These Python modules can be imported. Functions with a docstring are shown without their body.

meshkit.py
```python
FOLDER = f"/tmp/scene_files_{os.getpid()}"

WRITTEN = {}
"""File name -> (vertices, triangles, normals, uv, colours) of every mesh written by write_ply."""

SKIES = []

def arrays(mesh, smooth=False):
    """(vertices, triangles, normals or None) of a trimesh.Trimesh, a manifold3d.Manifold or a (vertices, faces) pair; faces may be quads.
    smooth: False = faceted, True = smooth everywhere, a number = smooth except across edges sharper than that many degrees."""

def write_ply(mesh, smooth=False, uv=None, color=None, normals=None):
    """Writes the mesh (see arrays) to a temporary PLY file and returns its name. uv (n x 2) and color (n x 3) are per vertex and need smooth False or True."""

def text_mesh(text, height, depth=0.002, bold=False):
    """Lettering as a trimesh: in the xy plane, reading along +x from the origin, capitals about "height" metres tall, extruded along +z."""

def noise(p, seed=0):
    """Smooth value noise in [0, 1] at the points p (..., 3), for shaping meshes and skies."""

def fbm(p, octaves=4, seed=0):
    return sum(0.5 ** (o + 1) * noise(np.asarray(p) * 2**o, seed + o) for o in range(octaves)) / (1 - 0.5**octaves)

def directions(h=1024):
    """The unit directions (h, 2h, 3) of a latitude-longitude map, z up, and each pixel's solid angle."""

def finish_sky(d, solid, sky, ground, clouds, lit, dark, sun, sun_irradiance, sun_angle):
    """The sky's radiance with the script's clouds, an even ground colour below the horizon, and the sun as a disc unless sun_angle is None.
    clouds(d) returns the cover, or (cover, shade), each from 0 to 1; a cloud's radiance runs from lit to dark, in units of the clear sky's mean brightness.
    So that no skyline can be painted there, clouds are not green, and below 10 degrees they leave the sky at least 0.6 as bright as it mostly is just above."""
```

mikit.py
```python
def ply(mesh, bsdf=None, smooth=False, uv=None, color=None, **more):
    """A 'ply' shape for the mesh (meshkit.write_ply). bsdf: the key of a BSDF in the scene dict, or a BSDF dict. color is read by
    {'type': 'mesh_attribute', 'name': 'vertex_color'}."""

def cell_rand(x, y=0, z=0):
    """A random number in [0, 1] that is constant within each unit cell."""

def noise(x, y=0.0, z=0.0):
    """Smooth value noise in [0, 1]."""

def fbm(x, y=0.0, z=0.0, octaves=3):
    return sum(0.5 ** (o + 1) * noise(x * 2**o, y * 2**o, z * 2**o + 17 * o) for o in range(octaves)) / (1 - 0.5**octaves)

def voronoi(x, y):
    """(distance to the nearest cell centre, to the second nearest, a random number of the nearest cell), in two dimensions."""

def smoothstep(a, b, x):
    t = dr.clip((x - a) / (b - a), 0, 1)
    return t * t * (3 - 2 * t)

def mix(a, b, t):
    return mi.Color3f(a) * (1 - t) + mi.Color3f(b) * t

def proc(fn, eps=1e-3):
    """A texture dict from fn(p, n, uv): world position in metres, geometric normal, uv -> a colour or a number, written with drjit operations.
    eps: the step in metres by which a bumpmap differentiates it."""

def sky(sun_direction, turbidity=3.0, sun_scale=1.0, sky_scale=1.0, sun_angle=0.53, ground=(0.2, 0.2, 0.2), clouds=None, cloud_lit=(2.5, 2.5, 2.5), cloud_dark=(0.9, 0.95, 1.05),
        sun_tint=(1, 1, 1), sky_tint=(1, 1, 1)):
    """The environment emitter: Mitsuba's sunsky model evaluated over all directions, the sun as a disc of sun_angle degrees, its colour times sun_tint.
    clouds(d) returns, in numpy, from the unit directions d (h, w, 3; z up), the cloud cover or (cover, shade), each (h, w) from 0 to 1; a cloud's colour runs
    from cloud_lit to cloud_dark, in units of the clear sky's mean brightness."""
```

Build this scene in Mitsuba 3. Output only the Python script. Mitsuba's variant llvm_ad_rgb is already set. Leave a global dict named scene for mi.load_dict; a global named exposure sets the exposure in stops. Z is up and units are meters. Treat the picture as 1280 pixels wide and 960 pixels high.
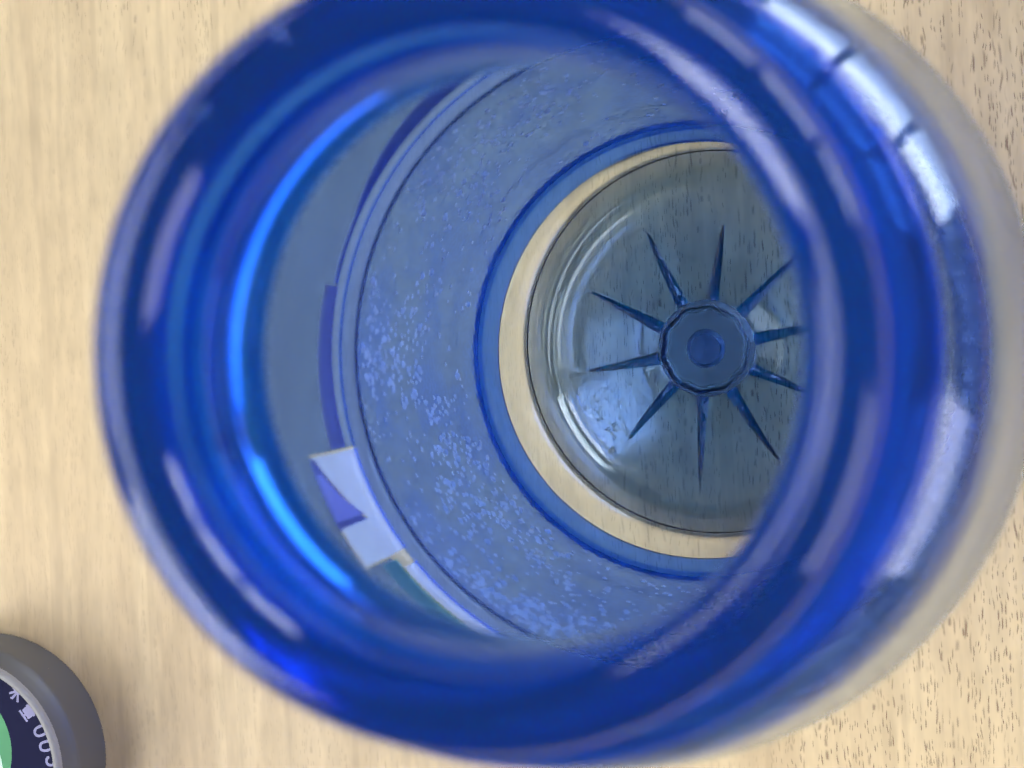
import math, random
import numpy as np, trimesh
import mitsuba as mi, drjit as dr
import mikit, meshkit
from mikit import noise, fbm, smoothstep, mix, cell_rand
from scipy.interpolate import PchipInterpolator

T = mi.ScalarTransform4f
scene, labels = {}, {}
MM = 0.001

# ------------------------------------------------------------------ camera, light, exposure
CAM = np.array([19.9, 0.2, 240.7]) * MM
FWD = np.array([-0.18926898, -0.01890236, -0.98174332])
UP = np.array([-0.00180529, 0.9998197, -0.01890236])
scene['camera'] = {'type': 'thinlens', 'fov': 31.76, 'fov_axis': 'x', 'near_clip': 0.01, 'far_clip': 50.0,
                   'aperture_radius': 0.0008, 'focus_distance': 0.238,
                   'to_world': T().look_at(origin=CAM.tolist(), target=(CAM + FWD).tolist(), up=UP.tolist())}
exposure = -0.05
scene['room_light'] = {'type': 'constant', 'radiance': {'type': 'rgb', 'value': [0.19, 0.195, 0.21]}}


def rgb(*c):
    return {'type': 'rgb', 'value': list(c)}


def tag(key, label=None, category=None, group=None, kind=None):
    d = labels.setdefault(key, {})
    for k, v in (('label', label), ('category', category), ('group', group), ('kind', kind)):
        if v is not None:
            d[k] = v


def numbered(name):
    if name not in scene:
        return name
    i = 1
    while f'{name}_{i:03d}' in scene:
        i += 1
    return f'{name}_{i:03d}'


def window(name, label, az, elev, dist, panes, radiance, bar=0.05):
    """A lit window of the room: panes = rectangles (u0, u1, v0, v1) in metres on a plane facing the bottle."""
    a, e = math.radians(az), math.radians(elev)
    c = np.array([math.cos(a) * math.cos(e), math.sin(a) * math.cos(e), math.sin(e)]) * dist
    tr = T().look_at(origin=c.tolist(), target=[0, 0, 0.05], up=[0, 0, 1])
    labels[name] = {'label': label, 'category': 'window'}
    for u0, u1, v0, v1 in panes:
        m = trimesh.creation.box(extents=[u1 - u0, v1 - v0, 0.006])
        m.apply_translation([(u0 + u1) / 2, (v0 + v1) / 2, 0])
        k = numbered(name + '__pane')
        scene[k] = mikit.ply(m, {'type': 'diffuse', 'reflectance': rgb(.1, .1, .1)}, to_world=tr,
                             emitter={'type': 'area', 'radiance': rgb(*radiance)})
    us = [p[0] for p in panes] + [p[1] for p in panes]
    vs = [p[2] for p in panes] + [p[3] for p in panes]
    u0, u1, v0, v1 = min(us), max(us), min(vs), max(vs)
    fr = []
    for (x0, x1, y0, y1) in ((u0 - .06, u0, v0 - .06, v1 + .06), (u1, u1 + .06, v0 - .06, v1 + .06), (u0, u1, v0 - .06, v0), (u0, u1, v1, v1 + .06)):
        b = trimesh.creation.box(extents=[x1 - x0, y1 - y0, 0.04])
        b.apply_translation([(x0 + x1) / 2, (y0 + y1) / 2, 0])
        fr.append(b)
    scene[name + '__frame'] = mikit.ply(trimesh.util.concatenate(fr), 'frame_paint', to_world=tr)


scene['frame_paint'] = {'type': 'diffuse', 'reflectance': rgb(.5, .5, .5)}
window('room_window', 'wide bright room window of three panes lighting the table from the upper right', 45, 20, 2.0,
       [(-.78, -.29, -.42, .42), (-.23, .23, -.42, .42), (.29, .78, -.42, .42)], (11.0, 11.5, 12.2))
window('room_window_001', 'narrower bright window lighting the table from the lower left', 211, 38, 2.2,
       [(-.42, .42, -.75, .95)], (10.0, 10.0, 10.4))
window('room_window_002', 'curtained window glowing pale lilac at the right of the table', -24, 28, 1.9,
       [(-.45, .45, -.40, .85)], (4.4, 4.0, 4.7))


def added_fill_lamp(name, label, x, y, turn, lx, ly, radiance):
    at = T().translate([x, y, 2.0]).rotate([0, 0, 1], turn)
    scene[name + '__diffuser'] = mikit.ply(trimesh.creation.box(extents=[lx, ly, .02]), {'type': 'diffuse', 'reflectance': rgb(.1, .1, .1)}, to_world=at,
                                           emitter={'type': 'area', 'radiance': rgb(*radiance)})
    case = trimesh.creation.box(extents=[lx + .06, ly + .06, .05])
    case.apply_translation([0, 0, .037])
    scene[name + '__case'] = mikit.ply(case, 'frame_paint', to_world=at)
    labels[name] = {'label': label, 'category': 'lamp'}


window('room_window_003', 'long dimmer window lighting the table from the left', 158, 30, 2.2,
       [(-1.1, 1.1, -.3, .3)], (5.6, 5.7, 6.0))
added_fill_lamp('added_fill_lamp', 'unseen lamp panel added high above the left side to light the bottle base', -1.25, -.1, 0, 1.0, .8, (4.5, 4.4, 4.2))  # unseen panel added to send untinted light down into the bottle base

# ------------------------------------------------------------------ table top
def wood(p, n, uv):
    x, y = p.x * 1000.0, p.y * 1000.0
    x = x + 0.035 * y + 0.9 * (noise(x * 0.05, y * 0.03) - 0.5)
    band = fbm(x * 0.16 + 3, y * 0.012, 2.0, octaves=3)
    fine = fbm(x * 1.1, y * 0.16, 7.0, octaves=4)
    mottle = fbm(x * .5, y * .28, 21.0, octaves=3)
    col = mix((.60, .475, .27), (.525, .405, .228), smoothstep(.30, .75, band))
    col = col * (0.84 + 0.20 * fine + .14 * mottle)
    zone = smoothstep(.30, .66, fbm(x * .035 + 5, y * .014, 3.0, octaves=3) + dr.clip(x * .007, -.16, .16))
    line = smoothstep(.60, .74, fbm(x * .55, y * .018, 31.0, octaves=3)) * .11
    d = mi.Float(0)
    for k, (sx, sy, th) in enumerate(((2.1, 0.50, .70), (1.5, 0.30, .80), (3.0, 0.9, .76), (1.1, .62, .84))):
        # short dark pores in columns along the grain
        wob = .5 * (noise(y * .45, x * .3, 50 + k) - .5)
        cx = dr.floor((x + wob) * sx)
        oy = y * sy * (.8 + .5 * cell_rand(cx, 9 + k)) + 13.7 * cell_rand(cx, 5 + k)
        cy = dr.floor(oy)
        on = smoothstep(th, th + .16, cell_rand(cx, cy, 11 + k) * (.70 + .55 * noise(x * .35, y * .06, 40 + k)))
        fx = (x + wob) * sx - cx - 0.5
        fy = oy - cy
        wid = .22 + .2 * cell_rand(cx, cy, 3 + k)
        s = on * smoothstep(wid * 1.15, 0.0, dr.abs(fx)) * smoothstep(0.0, .30, fy) * smoothstep(1.0, .55, fy)
        d = dr.maximum(d, s * (.5 + .5 * cell_rand(cx, cy, 23 + k)))
    return mix(col, mi.Color3f(.20, .135, .075), dr.maximum(d * (.16 + .78 * zone), line))


scene['wood_mat'] = {'type': 'principled', 'base_color': mikit.proc(wood), 'roughness': 0.42, 'specular': 0.3}
tb = trimesh.creation.box(extents=[1.3, 0.8, 0.03])
tb.apply_translation([0.1, 0.05, -0.015])
scene['tabletop'] = mikit.ply(tb, 'wood_mat')
tag('tabletop', 'pale tan wood grain tabletop under the blue bottle', kind='structure')

# ------------------------------------------------------------------ bottle materials
def tinted(st, refl_tint=(.85, .92, 1)):  # default bluish reflection stands in for light absorbed inside the plastic
    return {'type': 'dielectric', 'int_ior': 1.56, 'ext_ior': 1.0, 'specular_transmittance': rgb(*st), 'specular_reflectance': rgb(*refl_tint)}


scene['neck_plastic'] = tinted((.22, .60, 1.0))
scene['body_plastic'] = tinted((.77, .86, .99))
scene['shoulder_plastic'] = tinted((.78, .86, .985))
scene['heel_plastic'] = tinted((.38, .56, 1.0))
scene['collar_plastic'] = tinted((.28, .80, 1.0), (.45, .65, 1.0))  # reflection tinted blue in place of absorption in the collar
scene['waist_plastic'] = tinted((.40, .56, .98))
scene['bore_plastic'] = tinted((.22, .56, 1.0), (.35, .52, 1.0))  # strong blue reflection tint mutes a pale reflection inside the bore
scene['ring_plastic'] = tinted((.30, .56, 1.0))
scene['clear_water'] = {'type': 'dielectric', 'int_ior': 1.33, 'ext_ior': 1.0}
scene['foot_plastic'] = tinted((.91, .945, .96), (1, 1, 1))
scene['bead_water'] = {'type': 'blendbsdf', 'weight': .42, 'a': tinted((.98, .99, 1.0)), 'b': {'type': 'twosided', 'bsdf': {'type': 'diffuse', 'reflectance': rgb(.70, .75, .88)}}}
scene['base_plastic'] = tinted((.88, .94, .965))
scene['rib_plastic'] = tinted((.42, .92, 1.0), (1, 1, 1))
scene['hub_plastic'] = {'type': 'roughdielectric', 'distribution': 'ggx', 'alpha': .16, 'int_ior': 1.56, 'ext_ior': 1.0, 'specular_transmittance': rgb(.74, .84, .93)}
scene['gate_plastic'] = {'type': 'roughdielectric', 'distribution': 'ggx', 'alpha': .16, 'int_ior': 1.56, 'ext_ior': 1.0, 'specular_transmittance': rgb(.45, .66, .95)}
scene['neck_medium'] = {'type': 'homogeneous', 'albedo': rgb(.0, .30, .70), 'scale': 1000.0, 'sigma_t': rgb(.24, .14, .040)}
scene['collar_medium'] = {'type': 'homogeneous', 'albedo': rgb(.0, .5, .9), 'scale': 1000.0, 'sigma_t': rgb(.16, .06, .03)}
scene['heel_medium'] = {'type': 'homogeneous', 'albedo': rgb(.05, .5, .92), 'scale': 1000.0, 'sigma_t': rgb(.5, .3, .3)}
scene['rib_medium'] = {'type': 'homogeneous', 'albedo': rgb(.0, .72, .97), 'scale': 1000.0, 'sigma_t': rgb(.55, .12, .20)}
scene['base_medium'] = {'type': 'homogeneous', 'albedo': 0.0, 'scale': 1000.0, 'sigma_t': rgb(.24, .12, .02)}


def dew(p, n, uv):
    x, y, z = p.x * 1000, p.y * 1000, p.z * 1000
    a = noise(x * 2.6, y * 2.6, z * 1.5) + .7 * noise(x * 5.4, y * 5.4, z * 3.0 + 9)
    return a * 0.000022




def fog(p, n, uv):
    x, y, z = p.x * 1000, p.y * 1000, p.z * 1000
    patch = smoothstep(.32, .70, fbm(x * .16 + 4, y * .16, z * .11, octaves=3))
    speck = smoothstep(.42, .72, noise(x * 3.0, y * 3.0, z * 2.2))
    return .06 + .10 * patch + .07 * speck * (.25 + .75 * patch)


scene['dewy_plastic'] = {'type': 'bumpmap', 'bump': mikit.proc(dew, eps=6e-5), 'scale': 1.0,
                         'bsdf': {'type': 'blendbsdf', 'weight': mikit.proc(fog), 'a': tinted((.48, .66, 1.0)), 'b': {'type': 'principledthin', 'base_color': rgb(.09, .22, .60), 'roughness': .6, 'diff_trans': 1.0}}}

# ------------------------------------------------------------------ bottle: one closed surface, cut into its parts
rng = np.random.default_rng(7)
LIP, BORE = 149.3, 17.1


def parts_from_grid(X, Y, Z, name_of, out):
    """X, Y, Z: (nprofile, ntheta) closed in theta; name_of: array (nprofile-1, ntheta) of part names for each quad."""
    lean = np.clip(1 - Z / 8.0, 0, 1)    # the moulded foot sits slightly off the axis
    X, Y = X + 1.15 * lean, Y + 1.25 * lean
    n, m = X.shape
    idx = np.arange(n * m).reshape(n, m)
    a, b = idx[:-1], idx[1:]
    q = np.stack([a, np.roll(a, -1, 1), np.roll(b, -1, 1), b], -1).reshape(-1, 4)
    v = np.stack([X, Y, Z], -1).reshape(-1, 3) * MM
    t = trimesh.Trimesh(v, np.vstack([q[:, [0, 1, 2]], q[:, [0, 2, 3]]]), process=False)
    # smooth normals over the whole sheet, so that parts meet without a crease
    nrm = np.zeros_like(v)
    f = np.array(t.faces)
    fn = np.cross(v[f[:, 1]] - v[f[:, 0]], v[f[:, 2]] - v[f[:, 0]])
    for k in range(3):
        np.add.at(nrm, f[:, k], fn)
    nrm /= np.maximum(np.linalg.norm(nrm, axis=1, keepdims=True), 1e-20)
    names = np.asarray(name_of).reshape(-1)
    for nm in np.unique(names):
        qq = q[names == nm]
        u, inv = np.unique(qq, return_inverse=True)
        qq = inv.reshape(-1, 4)
        out.setdefault(str(nm), []).append((v[u], np.vstack([qq[:, [0, 1, 2]], qq[:, [0, 2, 3]]]), nrm[u]))


def arc(cx, cz, r, a0, a1, n):
    a = np.radians(np.linspace(a0, a1, n))
    return [(cx + r * math.cos(t), cz + r * math.sin(t)) for t in a]


def smooth_profile(pts, step):
    p = np.array(pts, float)
    s = np.concatenate([[0], np.cumsum(np.hypot(*np.diff(p, axis=0).T))])
    n = max(2, int(s[-1] / step))
    u = np.linspace(0, s[-1], n + 1)
    return np.stack([PchipInterpolator(s, p[:, 0])(u), PchipInterpolator(s, p[:, 1])(u)], 1)


WALL = [(26.2, 0.25), (26.8, 1.2), (27.15, 3.4), (27.4, 6.4), (27.6, 7.8), (28.3, 8.8), (28.85, 10.0), (29.15, 11.4), (29.6, 13.4), (30.7, 18.0), (32.2, 29.0), (33.4, 43.0), (33.6, 52.0), (32.95, 55.2), (32.8, 56.5), (33.2, 58.0),
        (34.0, 60.0), (34.5, 66.0), (34.75, 80.0), (34.75, 86.0), (34.2, 94.0), (32.6, 101.5), (30.9, 109.0), (29.9, 114.6), (28.9, 117.9), (27.2, 120.1), (24.0, 122.0), (22.4, 123.9), (21.3, 126.6), (20.6, 130.0), (20.4, 133.0)]
outer_wall = smooth_profile(WALL, 0.8)


def wall_thickness(z):
    return np.interp(z, [0, 6.5, 8.6, 11.0, 13.4, 20, 60, 95, 112, 117, 121, 123.5, 127, 136], [0.45, .40, .95, 1.0, .55, .34, .32, .34, .45, .7, 1.3, 2.0, 2.8, 3.3])


NT = 480
th = np.arange(NT) / NT * 2 * np.pi
shells = {}

# --- outside, from the middle of the underside up to the lip
UNDER = [(0, 4.8), (2.2, 4.8), (5.5, 4.7), (7.5, 4.45), (12.0, 3.7), (16.0, 2.75), (19.5, 1.7), (22.0, .82), (23.2, 0.36), (25.1, 0.12), (25.5, 0.08)]
under = smooth_profile(UNDER, 0.4)
neck_out = [(20.5, 133.4)] + arc(24.0, 134.4, 0.8, -90, 0, 6) + arc(24.0, 135.4, 0.8, 0, 90, 6) + [(21.7, 136.4), (21.1, 136.7)]
neck_out += [(21.1, z) for z in np.arange(137.0, LIP - 1.6, 0.22)]
LIPO = arc(21.35 - 1.5, LIP - 1.5, 1.5, 0, 90, 10) + arc(BORE + 2.25, LIP - 2.25, 2.25, 90, 180, 14)
outer = np.vstack([under[:-1], [(25.5, 0.08)], outer_wall, neck_out, LIPO])
R = np.repeat(outer[:, :1], NT, 1)
Z = np.repeat(outer[:, 1:], NT, 1)
TH = np.repeat(th[None], len(outer), 0)
# screw thread: a bead that climbs the neck in one and a half turns
zin = (Z > 136.9) & (Z < LIP - 1.6) & (R > 20.3)
thread = np.zeros_like(R)
for turn in range(3):
    s = TH / (2 * np.pi) + turn
    zc = 138.6 + 4.2 * s
    amp = np.clip(s / .12, 0, 1) * np.clip((1.9 - s) / .12, 0, 1)
    thread = np.maximum(thread, amp * np.exp(-((Z - zc) / .75) ** 4))
R = R + np.where(zin, 0.22 * thread, 0)
zm = (outer[:-1, 1] + outer[1:, 1]) / 2
rm = (outer[:-1, 0] + outer[1:, 0]) / 2
row = np.empty(len(zm), object)
for i, (r, z) in enumerate(zip(rm, zm)):
    if i < len(under) - 1:
        row[i] = 'gate' if r < 2.3 else 'hub' if r < 6.2 else 'base_disc' if r < 23.7 else 'heel'
    else:
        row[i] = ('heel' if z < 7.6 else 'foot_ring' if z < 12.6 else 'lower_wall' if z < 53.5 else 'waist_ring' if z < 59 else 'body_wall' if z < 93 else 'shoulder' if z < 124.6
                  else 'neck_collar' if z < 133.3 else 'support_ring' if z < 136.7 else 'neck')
names = np.repeat(row[:, None], NT, 1)
t4 = (thread[:-1] + thread[1:]) / 2
names = np.where((t4 > .25) & (names == 'neck') & (zin[:-1]), 'thread', names)
parts_from_grid(R * np.cos(TH), R * np.sin(TH), Z, names, shells)

# --- inside: bore, shoulder, upper wall
bore = [(BORE, LIP - 2.25), (BORE + .05, 144), (BORE + .2, 138), (BORE + .3, 134.2), (BORE + .45, 131.2), (18.1, 128.6), (19.0, 126.4), (20.2, 124.2), (21.4, 122.2)]
up = outer_wall[::-1]
up = up[(up[:, 1] < 123.2)]
tan = np.gradient(up, axis=0)
tan /= np.linalg.norm(tan, axis=1, keepdims=True)
inn = up + np.stack([tan[:, 1], -tan[:, 0]], 1) * wall_thickness(up[:, 1])[:, None]
inn = inn[(inn[:, 1] < 121.3) & (inn[:, 0] > 22.0)]
upper_in = np.vstack([smooth_profile(bore, .5), inn[inn[:, 1] > 53.5]])
R = np.repeat(upper_in[:, :1], NT, 1)
Z = np.repeat(upper_in[:, 1:], NT, 1)
TH = np.repeat(th[None], len(upper_in), 0)
zm = (upper_in[:-1, 1] + upper_in[1:, 1]) / 2
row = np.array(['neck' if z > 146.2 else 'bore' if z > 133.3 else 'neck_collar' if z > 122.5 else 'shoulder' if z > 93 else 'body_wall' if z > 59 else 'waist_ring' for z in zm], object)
parts_from_grid(R * np.cos(TH), R * np.sin(TH), Z, np.repeat(row[:, None], NT, 1), shells)

# --- inside of the lower wall, with water beads standing on it
low = np.vstack([upper_in[-1:], inn[inn[:, 1] <= 53.5]])
low = low[low[:, 1] > .9]
s = np.concatenate([[0], np.cumsum(np.hypot(*np.diff(low, axis=0).T))])
nl = 260
u = np.linspace(0, s[-1], nl)
lr, lz = np.interp(u, s, low[:, 0]), np.interp(u, s, low[:, 1])
ML = 1440
tl = np.arange(ML) / ML * 2 * np.pi
R = np.repeat(lr[:, None], ML, 1)
Z = np.repeat(lz[:, None], ML, 1)
bead = np.zeros_like(R)
drops = []
for _ in range(5200):
    a, z = rng.uniform(0, 2 * np.pi), rng.uniform(15.5, 51)
    c = meshkit.fbm(np.array([a * 3.2, z * .09, 1.0]), 2, 5)
    if rng.uniform() > np.clip((c - .44) * 6, 0.06, 1) * (1.2 if math.sin(a) < .3 else .5):
        continue
    drops.append((a, z, rng.uniform(.15, .27) * (1.6 if rng.uniform() < .15 else 1)))
for _ in range(420):
    a, z = rng.normal(math.radians(262), .35), 50 - abs(rng.normal(0, 9))
    drops.append((a % (2 * np.pi), max(z, 15.5), rng.uniform(.2, .42)))
for _ in range(500):
    drops.append((rng.uniform(0, 2 * np.pi), rng.uniform(15, 52), rng.uniform(.12, .2)))
for a, z, r in drops:
    i0 = int(np.argmin(abs(lz - z)))
    j0 = int(a / (2 * np.pi) * ML)
    w = int(r / .14) + 2
    ii = np.clip(np.arange(i0 - w, i0 + w + 1), 1, nl - 2)
    jj = np.arange(j0 - w, j0 + w + 1) % ML
    da = (tl[jj] - a + np.pi) % (2 * np.pi) - np.pi
    d2 = ((u[ii] - u[i0])[:, None]) ** 2 + (da[None] * lr[i0]) ** 2
    h = np.sqrt(np.maximum(r * r - d2, 0)) * .8
    bead[np.ix_(ii, jj)] = np.maximum(bead[np.ix_(ii, jj)], h)
R = R - bead
TH = np.repeat(tl[None], nl, 0)
bq = np.maximum.reduce([bead[:-1], bead[1:], np.roll(bead, -1, 1)[:-1], np.roll(bead, -1, 1)[1:]])
nm = np.where(bq > 0, 'WATER', np.where(Z[:-1] < 7.6, 'heel', np.where(Z[:-1] < 12.6, 'foot_ring', 'lower_wall')))
parts_from_grid(R * np.cos(TH), R * np.sin(TH), Z, nm, shells)

# --- inside of the base: heel, ring, thick disc with ten ribs, hub and gate
r_in = [(low[-1, 0], low[-1, 1]), (25.8, .56), (25.2, .48), (24.0, .60)]
fine_r = np.concatenate([np.arange(23.2, 16.0, -.2), np.arange(16.0, 0.05, -.1), [0.0]])
zu = PchipInterpolator([p[0] for p in UNDER], [p[1] for p in UNDER])
tk = np.interp(fine_r, [0, 2.0, 2.5, 5.6, 6.6, 27], [1.7, 1.5, .9, .9, .34, .34])
head = smooth_profile(r_in, .12)
pr = np.concatenate([head[:, 0], fine_r])
pz = np.concatenate([head[:, 1], zu(fine_r) + tk])
MB = 1440
tb_ = np.arange(MB) / MB * 2 * np.pi
R = np.repeat(pr[:, None], MB, 1)
Z = np.repeat(pz[:, None], MB, 1)
TH = np.repeat(tb_[None], len(pr), 0)
RIB = [(10.5, 16.6), (45.5, 18.0), (83, 16.2), (119, 17.4), (156, 17.6), (192, 16.6), (229, 16.4), (265, 18.2), (300, 17.6), (334, 15.0)]
ribid = np.full(R.shape, -1)
lift = np.zeros_like(R)
for k, (deg, tip) in enumerate(RIB):
    d = (TH - math.radians(deg) + np.pi) % (2 * np.pi) - np.pi
    bend = 0.35 * math.sin(3.1 * k) * np.sin(np.clip((R - 6) / (tip - 6), 0, 1) * np.pi)
    across = R * np.sin(d) - bend + .12 * math.sin(5.3 * k) * (R - 6) / (tip - 6)
    t = np.clip((R - 6.0) / (tip - 6.0), 0, 1)
    hw = .72 * (1 - t) ** .8 + .14
    hh = hw * (.55 + .18 * (k % 3))
    ridge = np.clip(1 - abs(across) / hw, 0, 1)
    ins = (R > 5.9) & (R < tip) & (np.cos(d) > 0)
    h = np.where(ins, hh * np.minimum(ridge, .92) * np.clip((R - 5.9) / .5, 0, 1), 0)
    h = h * (1 + .5 * (meshkit.noise(np.stack([R * 1.5, R * 0 + k * 7.7, across * 1.6], -1)) - .5))
    lift = np.maximum(lift, h)
    ribid = np.where(ins & (ridge > 0.02), k, ribid)
lift = lift + .26 * np.clip((23.2 - R) / .8, 0, 1) * np.clip((R - 5.6) / 1.0, 0, 1)
hub_r = 5.75 + .13 * np.cos(10 * (TH - math.radians(10.5)))
ring = np.exp(-((R - hub_r) / .46) ** 2)
lift = np.maximum(lift, .95 * ring)
for _ in range(90):    # stray water beads, and a concentric ridge shaped to give an arc highlight
    r0, a0, q0 = rng.uniform(7, 22), rng.uniform(0, 2 * np.pi), rng.uniform(.14, .34)
    sel_i = np.where(abs(pr - r0) < q0 + .2)[0]
    sel_j = np.where(abs((tb_ - a0 + np.pi) % (2 * np.pi) - np.pi) < (q0 + .2) / r0)[0]
    g = np.ix_(sel_i, sel_j)
    d2 = (R[g] - r0) ** 2 + (r0 * ((TH[g] - a0 + np.pi) % (2 * np.pi) - np.pi)) ** 2
    lift[g] = lift[g] + np.sqrt(np.maximum(q0 * q0 - d2, 0)) * .7
lift = lift + .10 * np.exp(-((R - 20.2) / .35) ** 2) * (np.cos(TH - math.radians(195)) > -.2)
Z = Z + lift + .03 * (meshkit.noise(np.stack([R * np.cos(TH) * .25, R * np.sin(TH) * .25, 0 * R], -1)) - .5) * (R < 24)
rq = (R[:-1] + R[1:]) / 2
iq = ribid[:-1]
nm = np.where(rq < 2.3, 'gate', np.where(rq < 6.3, 'hub', np.where(rq > 23.7, 'heel', 'base_disc'))).astype(object)
for k in range(len(RIB)):
    nm = np.where((iq == k) & (rq > 6.3), 'rib' if k == 0 else f'rib_{k:03d}', nm)
parts_from_grid(R * np.cos(TH), R * np.sin(TH), Z, nm, shells)

# --- a few drops left on the lip
lipdrops = []
for a0, r0, n in ((139, 19.7, 9), (122.5, 19.6, 6), (172, 20.0, 4), (-42, 20.2, 7)):
    for _ in range(n):
        a, r, q = math.radians(a0 + rng.normal(0, 1.6)), r0 + rng.normal(0, .45), rng.uniform(.12, .22)
        b = trimesh.creation.icosphere(2, q)
        b.apply_scale([1, 1, .35])
        b.apply_translation([r * math.cos(a), r * math.sin(a), LIP + .15 + (0 if r < 19.4 else -(1.5 - math.sqrt(max(0, 2.25 - min(1.45, r - 19.25) ** 2))))])
        lipdrops.append(b)
b = trimesh.util.concatenate(lipdrops)
shells['RIM'] = [(np.array(b.vertices) * MM, np.array(b.faces), np.array(b.vertex_normals))]

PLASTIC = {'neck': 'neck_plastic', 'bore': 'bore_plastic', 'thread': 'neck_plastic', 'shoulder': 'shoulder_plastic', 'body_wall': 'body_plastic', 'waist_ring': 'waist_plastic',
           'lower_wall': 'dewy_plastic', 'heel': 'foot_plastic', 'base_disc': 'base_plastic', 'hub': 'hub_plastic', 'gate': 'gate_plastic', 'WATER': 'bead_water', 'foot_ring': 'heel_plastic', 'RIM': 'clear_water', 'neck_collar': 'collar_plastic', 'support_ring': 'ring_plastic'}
MEDIUM = {'neck': 'neck_medium', 'bore': 'neck_medium', 'thread': 'neck_medium', 'support_ring': 'neck_medium', 'neck_collar': 'collar_medium', 'gate': 'base_medium', 'foot_ring': 'heel_medium', 'hub': 'base_medium'}
for nm, pieces in shells.items():
    off = np.cumsum([0] + [len(p[0]) for p in pieces])
    v = np.vstack([p[0] for p in pieces])
    f = np.vstack([p[1] + o for p, o in zip(pieces, off)])
    n = np.vstack([p[2] for p in pieces])
    base = nm.split('_0')[0] if nm.startswith('rib') else nm
    mat = PLASTIC.get(base, 'rib_plastic')
    key = {'WATER': 'water_beads', 'RIM': 'water_beads__rim_drops'}[nm] if nm in ('WATER', 'RIM') else 'blue_bottle__' + nm
    path = meshkit.write_ply((v, f), False, normals=n)
    scene[key] = {'type': 'ply', 'filename': path, 'face_normals': False, 'bsdf': {'type': 'ref', 'id': mat}}
    med = MEDIUM.get(base, 'rib_medium' if base == 'rib' else None)
    if med:
        scene[key]['interior'] = {'type': 'ref', 'id': med}
tag('blue_bottle', 'open translucent blue plastic bottle seen straight down through its mouth', 'bottle')
tag('water_beads', 'tiny water beads clinging inside the lower wall of the blue bottle', 'water drops', kind='stuff')

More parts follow.
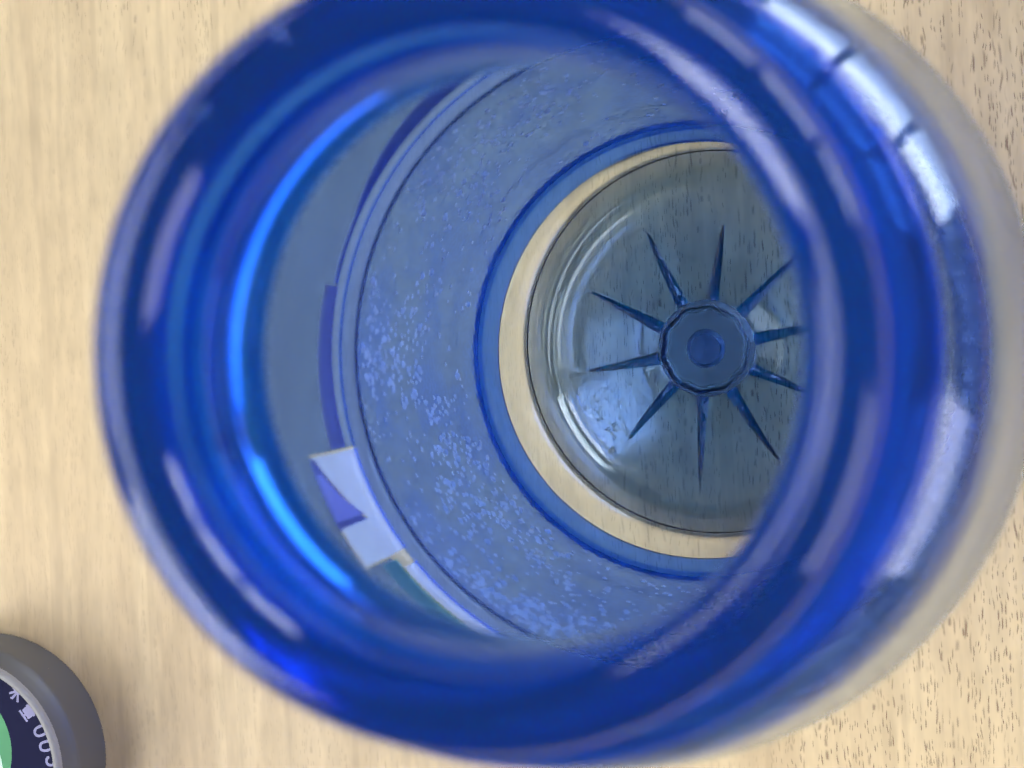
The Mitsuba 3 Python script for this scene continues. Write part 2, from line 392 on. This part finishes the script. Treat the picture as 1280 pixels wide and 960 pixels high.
# ------------------------------------------------------------------ printed label round the bottle
scene['label_white'] = {'type': 'principledthin', 'base_color': rgb(.82, .82, .84), 'roughness': .5, 'diff_trans': 1.0}
scene['label_violet'] = {'type': 'principledthin', 'base_color': rgb(.14, .14, .40), 'roughness': .5, 'diff_trans': 1.0}
scene['label_mauve'] = {'type': 'principledthin', 'base_color': rgb(.30, .23, .40), 'roughness': .5, 'diff_trans': 1.0}
scene['label_blue'] = {'type': 'principledthin', 'base_color': rgb(.30, .31, .72), 'roughness': .5, 'diff_trans': 1.0}
scene['label_green'] = {'type': 'principledthin', 'base_color': rgb(.26, .44, .36), 'roughness': .5, 'diff_trans': 1.0}
wr = PchipInterpolator([p[1] for p in WALL], [p[0] for p in WALL])


def label_piece(key, a0, a1, z0, z1, mat, off=.18, edge=None):
    """A patch of label film on the outside of the wall; edge(a) -> (z0, z1) shapes its outline."""
    na, nz = max(3, int(abs(a1 - a0) * 3)), 14
    v = []
    for i in range(na + 1):
        a = a0 + (a1 - a0) * i / na
        b0, b1 = edge(i / na) if edge else (z0, z1)
        for j in range(nz + 1):
            z = b0 + (b1 - b0) * j / nz
            r = float(wr(z)) + off
            v.append((r * math.cos(math.radians(a)) * MM, r * math.sin(math.radians(a)) * MM, z * MM))
    q = [(i * (nz + 1) + j, (i + 1) * (nz + 1) + j, (i + 1) * (nz + 1) + j + 1, i * (nz + 1) + j + 1) for i in range(na) for j in range(nz)]
    scene[key] = mikit.ply((np.array(v), np.array(q)), mat, smooth=True)


scene['label_film'] = {'type': 'blendbsdf', 'weight': .10, 'a': {'type': 'thindielectric', 'int_ior': 1.5, 'specular_transmittance': rgb(.34, .52, 1.0)},
                       'b': {'type': 'principledthin', 'base_color': rgb(.25, .34, .75), 'roughness': .5, 'diff_trans': 1.0}}
label_piece('blue_bottle__label__clear_film', 100, 197, 58.4, 84, 'label_film', off=.30)
label_piece('blue_bottle__label__clear_film_003', 262, 460, 58.4, 84, 'label_film', off=.30)
label_piece('blue_bottle__label__clear_film_001', 197, 262, 71.2, 84, 'label_film', off=.30)
label_piece('blue_bottle__label__clear_film_002', 217.8, 262, 62.6, 71, 'label_film', off=.30)


def notch(t):
    return 58.6, (62.0 + 8.6 * (1 - t / .62) ** .9 if .03 < t < .62 else 71.0)


label_piece('blue_bottle__label__white_panel', 197.5, 217.5, 58.6, 71, 'label_white', edge=notch)
label_piece('blue_bottle__label__blue_emblem', 200.5, 208.9, 62, 71, 'label_blue', off=.16, edge=lambda t: (62.5 + 7.4 * (1 - t) ** .9, 71.3))
label_piece('blue_bottle__label__violet_ground', 197.5, 210.5, 62, 71, 'label_violet', off=.22, edge=lambda t: (62.0 + 8.5 * (1 - t) ** .9, 71.5))
label_piece('blue_bottle__label__green_band', 218.5, 246, 59, 69, 'label_green', off=.16, edge=lambda t: (61.9 - t, 66.5 - 2 * t))
label_piece('blue_bottle__label__white_stripe', 220.5, 252, 58.6, 61, 'label_white', edge=lambda t: (58.6, 61.4 - 1.2 * t))
label_piece('blue_bottle__label__violet_band', 120, 168, 60, 64, 'label_violet', edge=lambda t: (60.6, 61.4 + 3.0 * math.sin(math.pi * min(1, .25 + t))))
label_piece('blue_bottle__label__mauve_band', 168.4, 196.8, 59, 64, 'label_mauve', edge=lambda t: (60.4, 63.6 + .8 * t))

# ------------------------------------------------------------------ round tin at the lower left
def lathe(profile, n=180):
    p = np.array(profile, float)
    a = np.arange(n) / n * 2 * np.pi
    v = np.stack([p[:, None, 0] * np.cos(a), p[:, None, 0] * np.sin(a), np.repeat(p[:, 1:], n, 1)], -1).reshape(-1, 3) * MM
    idx = np.arange(len(p) * n).reshape(len(p), n)
    aa, bb = idx[:-1], idx[1:]
    q = np.stack([aa, np.roll(aa, -1, 1), np.roll(bb, -1, 1), bb], -1).reshape(-1, 4)
    return v, q


TIN_H = 12.0
FPX = 2250.0
RIGHT = np.cross(FWD, UP)


def on_plane(px, py, z):
    d = FWD + RIGHT * (px - 640) / FPX + UP * (480 - py) / FPX
    return CAM / MM + d * ((z - CAM[2] / MM) / d[2])


tc = on_plane(-60, 965, TIN_H)
MPP = (CAM[2] / MM - TIN_H) / FPX * 1.0
r_out, r_ridge, r_navy = 173 * MPP, 154 * MPP, 148 * MPP
tin_at = T().translate([tc[0] * MM, tc[1] * MM, 0])
scene['grey_metal'] = {'type': 'principled', 'base_color': rgb(.10, .102, .10), 'roughness': .5, 'metallic': .3, 'specular': .5}
scene['navy_print'] = {'type': 'principled', 'base_color': rgb(.006, .007, .034), 'roughness': .7, 'specular': .15}
scene['green_print'] = {'type': 'principled', 'base_color': rgb(.10, .30, .14), 'roughness': .7, 'specular': .15}
scene['pale_print'] = {'type': 'principled', 'base_color': rgb(.28, .28, .42), 'roughness': .7, 'specular': .15}
scene['highlight_print'] = {'type': 'principled', 'base_color': rgb(.55, .72, .58), 'roughness': .7, 'specular': .15}
side = [(r_out - .3, .02), (r_out, .4), (r_out, TIN_H - 3.4), (r_out - .15, TIN_H - 2.8), (r_out - .6, TIN_H - 2.2), (r_ridge + .5, TIN_H - .6)]
rim = [(r_ridge + .5, TIN_H - .6)] + arc(r_ridge - .1, TIN_H - .2, .55, 20, 160, 9) + [(r_navy, TIN_H - .1), (r_navy - .05, TIN_H - .4), (0.02, TIN_H - .4)]
scene['rim_metal'] = {'type': 'principled', 'base_color': rgb(.24, .24, .23), 'roughness': .5, 'specular': .4}
scene['round_tin__rim'] = mikit.ply(lathe(rim), 'rim_metal', smooth=35, to_world=tin_at)
scene['round_tin__lid'] = mikit.ply(lathe(smooth_profile(side[:6], .3).tolist()), 'grey_metal', smooth=35, to_world=tin_at)
scene['round_tin__printed_disc'] = mikit.ply(lathe([(0.02, TIN_H - .36), (r_navy - .1, TIN_H - .36), (r_navy - .06, TIN_H - .40)][::-1]), 'navy_print', to_world=tin_at)


def flat(polys, z, depth=.05):
    ms = []
    for g in polys:
        m = trimesh.creation.extrude_polygon(g, depth, engine='earcut')
        m.apply_translation([0, 0, z])
        ms.append(m)
    m = trimesh.util.concatenate(ms)
    m.apply_scale(MM)
    return m


from shapely import geometry as sg, affinity, unary_union
ge = on_plane(-48, 935, TIN_H) - tc
gr = affinity.rotate(affinity.scale(sg.Point(0, 0).buffer(1, 48), 71 * MPP, 84 * MPP), 12)
gr = affinity.translate(gr, ge[0], ge[1])
scene['round_tin__green_emblem'] = mikit.ply(flat([gr], TIN_H - .34), 'green_print', to_world=tin_at)
he = on_plane(-12, 985, TIN_H) - tc
hl = affinity.translate(affinity.scale(sg.Point(0, 0).buffer(1, 32), 19 * MPP, 62 * MPP), he[0], he[1])
scene['round_tin__painted_highlight'] = mikit.ply(flat([hl], TIN_H - .27), 'highlight_print', to_world=tin_at)  # highlight painted as a flat pale ellipse over the green emblem


def strokes(segs, w=.10):
    return unary_union([sg.LineString(s).buffer(w, cap_style=2) for s in segs])


GLYPH = [  # two characters and four digits, in a unit box
    [[(.5, 0), (.5, 1)], [(.1, .62), (.42, .62), (.15, .15)], [(.9, .85), (.6, .55), (.95, .1)], [(.5, .0), (.38, .08)]],
    [[(.2, .98), (.8, .98), (.8, .74), (.2, .74), (.2, .98)], [(.05, .62), (.95, .62)], [(.2, .5), (.8, .5), (.8, .22), (.2, .22), (.2, .5)], [(.5, .5), (.5, 0)], [(.05, 0), (.95, 0)], [(.2, .86), (.8, .86)], [(.2, .36), (.8, .36)]],
]
text = []
CH = 22 * MPP
spots = [(19, 867), (35, 890), (50, 914), (57, 933), (65, 952), (71, 972)]
for i, (px, py) in enumerate(spots):
    p = on_plane(px, py, TIN_H) - tc
    ang = math.degrees(math.atan2(p[1], p[0])) - 90
    if i < 2:
        g = affinity.translate(strokes(GLYPH[i], .075), -.5, -.5)
        g = affinity.scale(g, CH * .95, CH * .95, origin=(0, 0))
        ms = flat(list(getattr(g, 'geoms', [g])), 0)
    else:
        ms = meshkit.text_mesh('0056'[i - 2], CH * .95 * MM, .00005, bold=True)
        c = ms.bounds.mean(0)
        ms.apply_translation([-c[0], -c[1], 0])
    ms.apply_transform(trimesh.transformations.rotation_matrix(math.radians(ang), [0, 0, 1]))
    ms.apply_translation([p[0] * MM, p[1] * MM, (TIN_H - .34) * MM])
    text.append(ms)
scene['round_tin__lettering'] = mikit.ply(trimesh.util.concatenate(text), 'pale_print', to_world=tin_at)
tag('round_tin', 'grey rimmed round tin with a navy and green printed lid', 'tin')
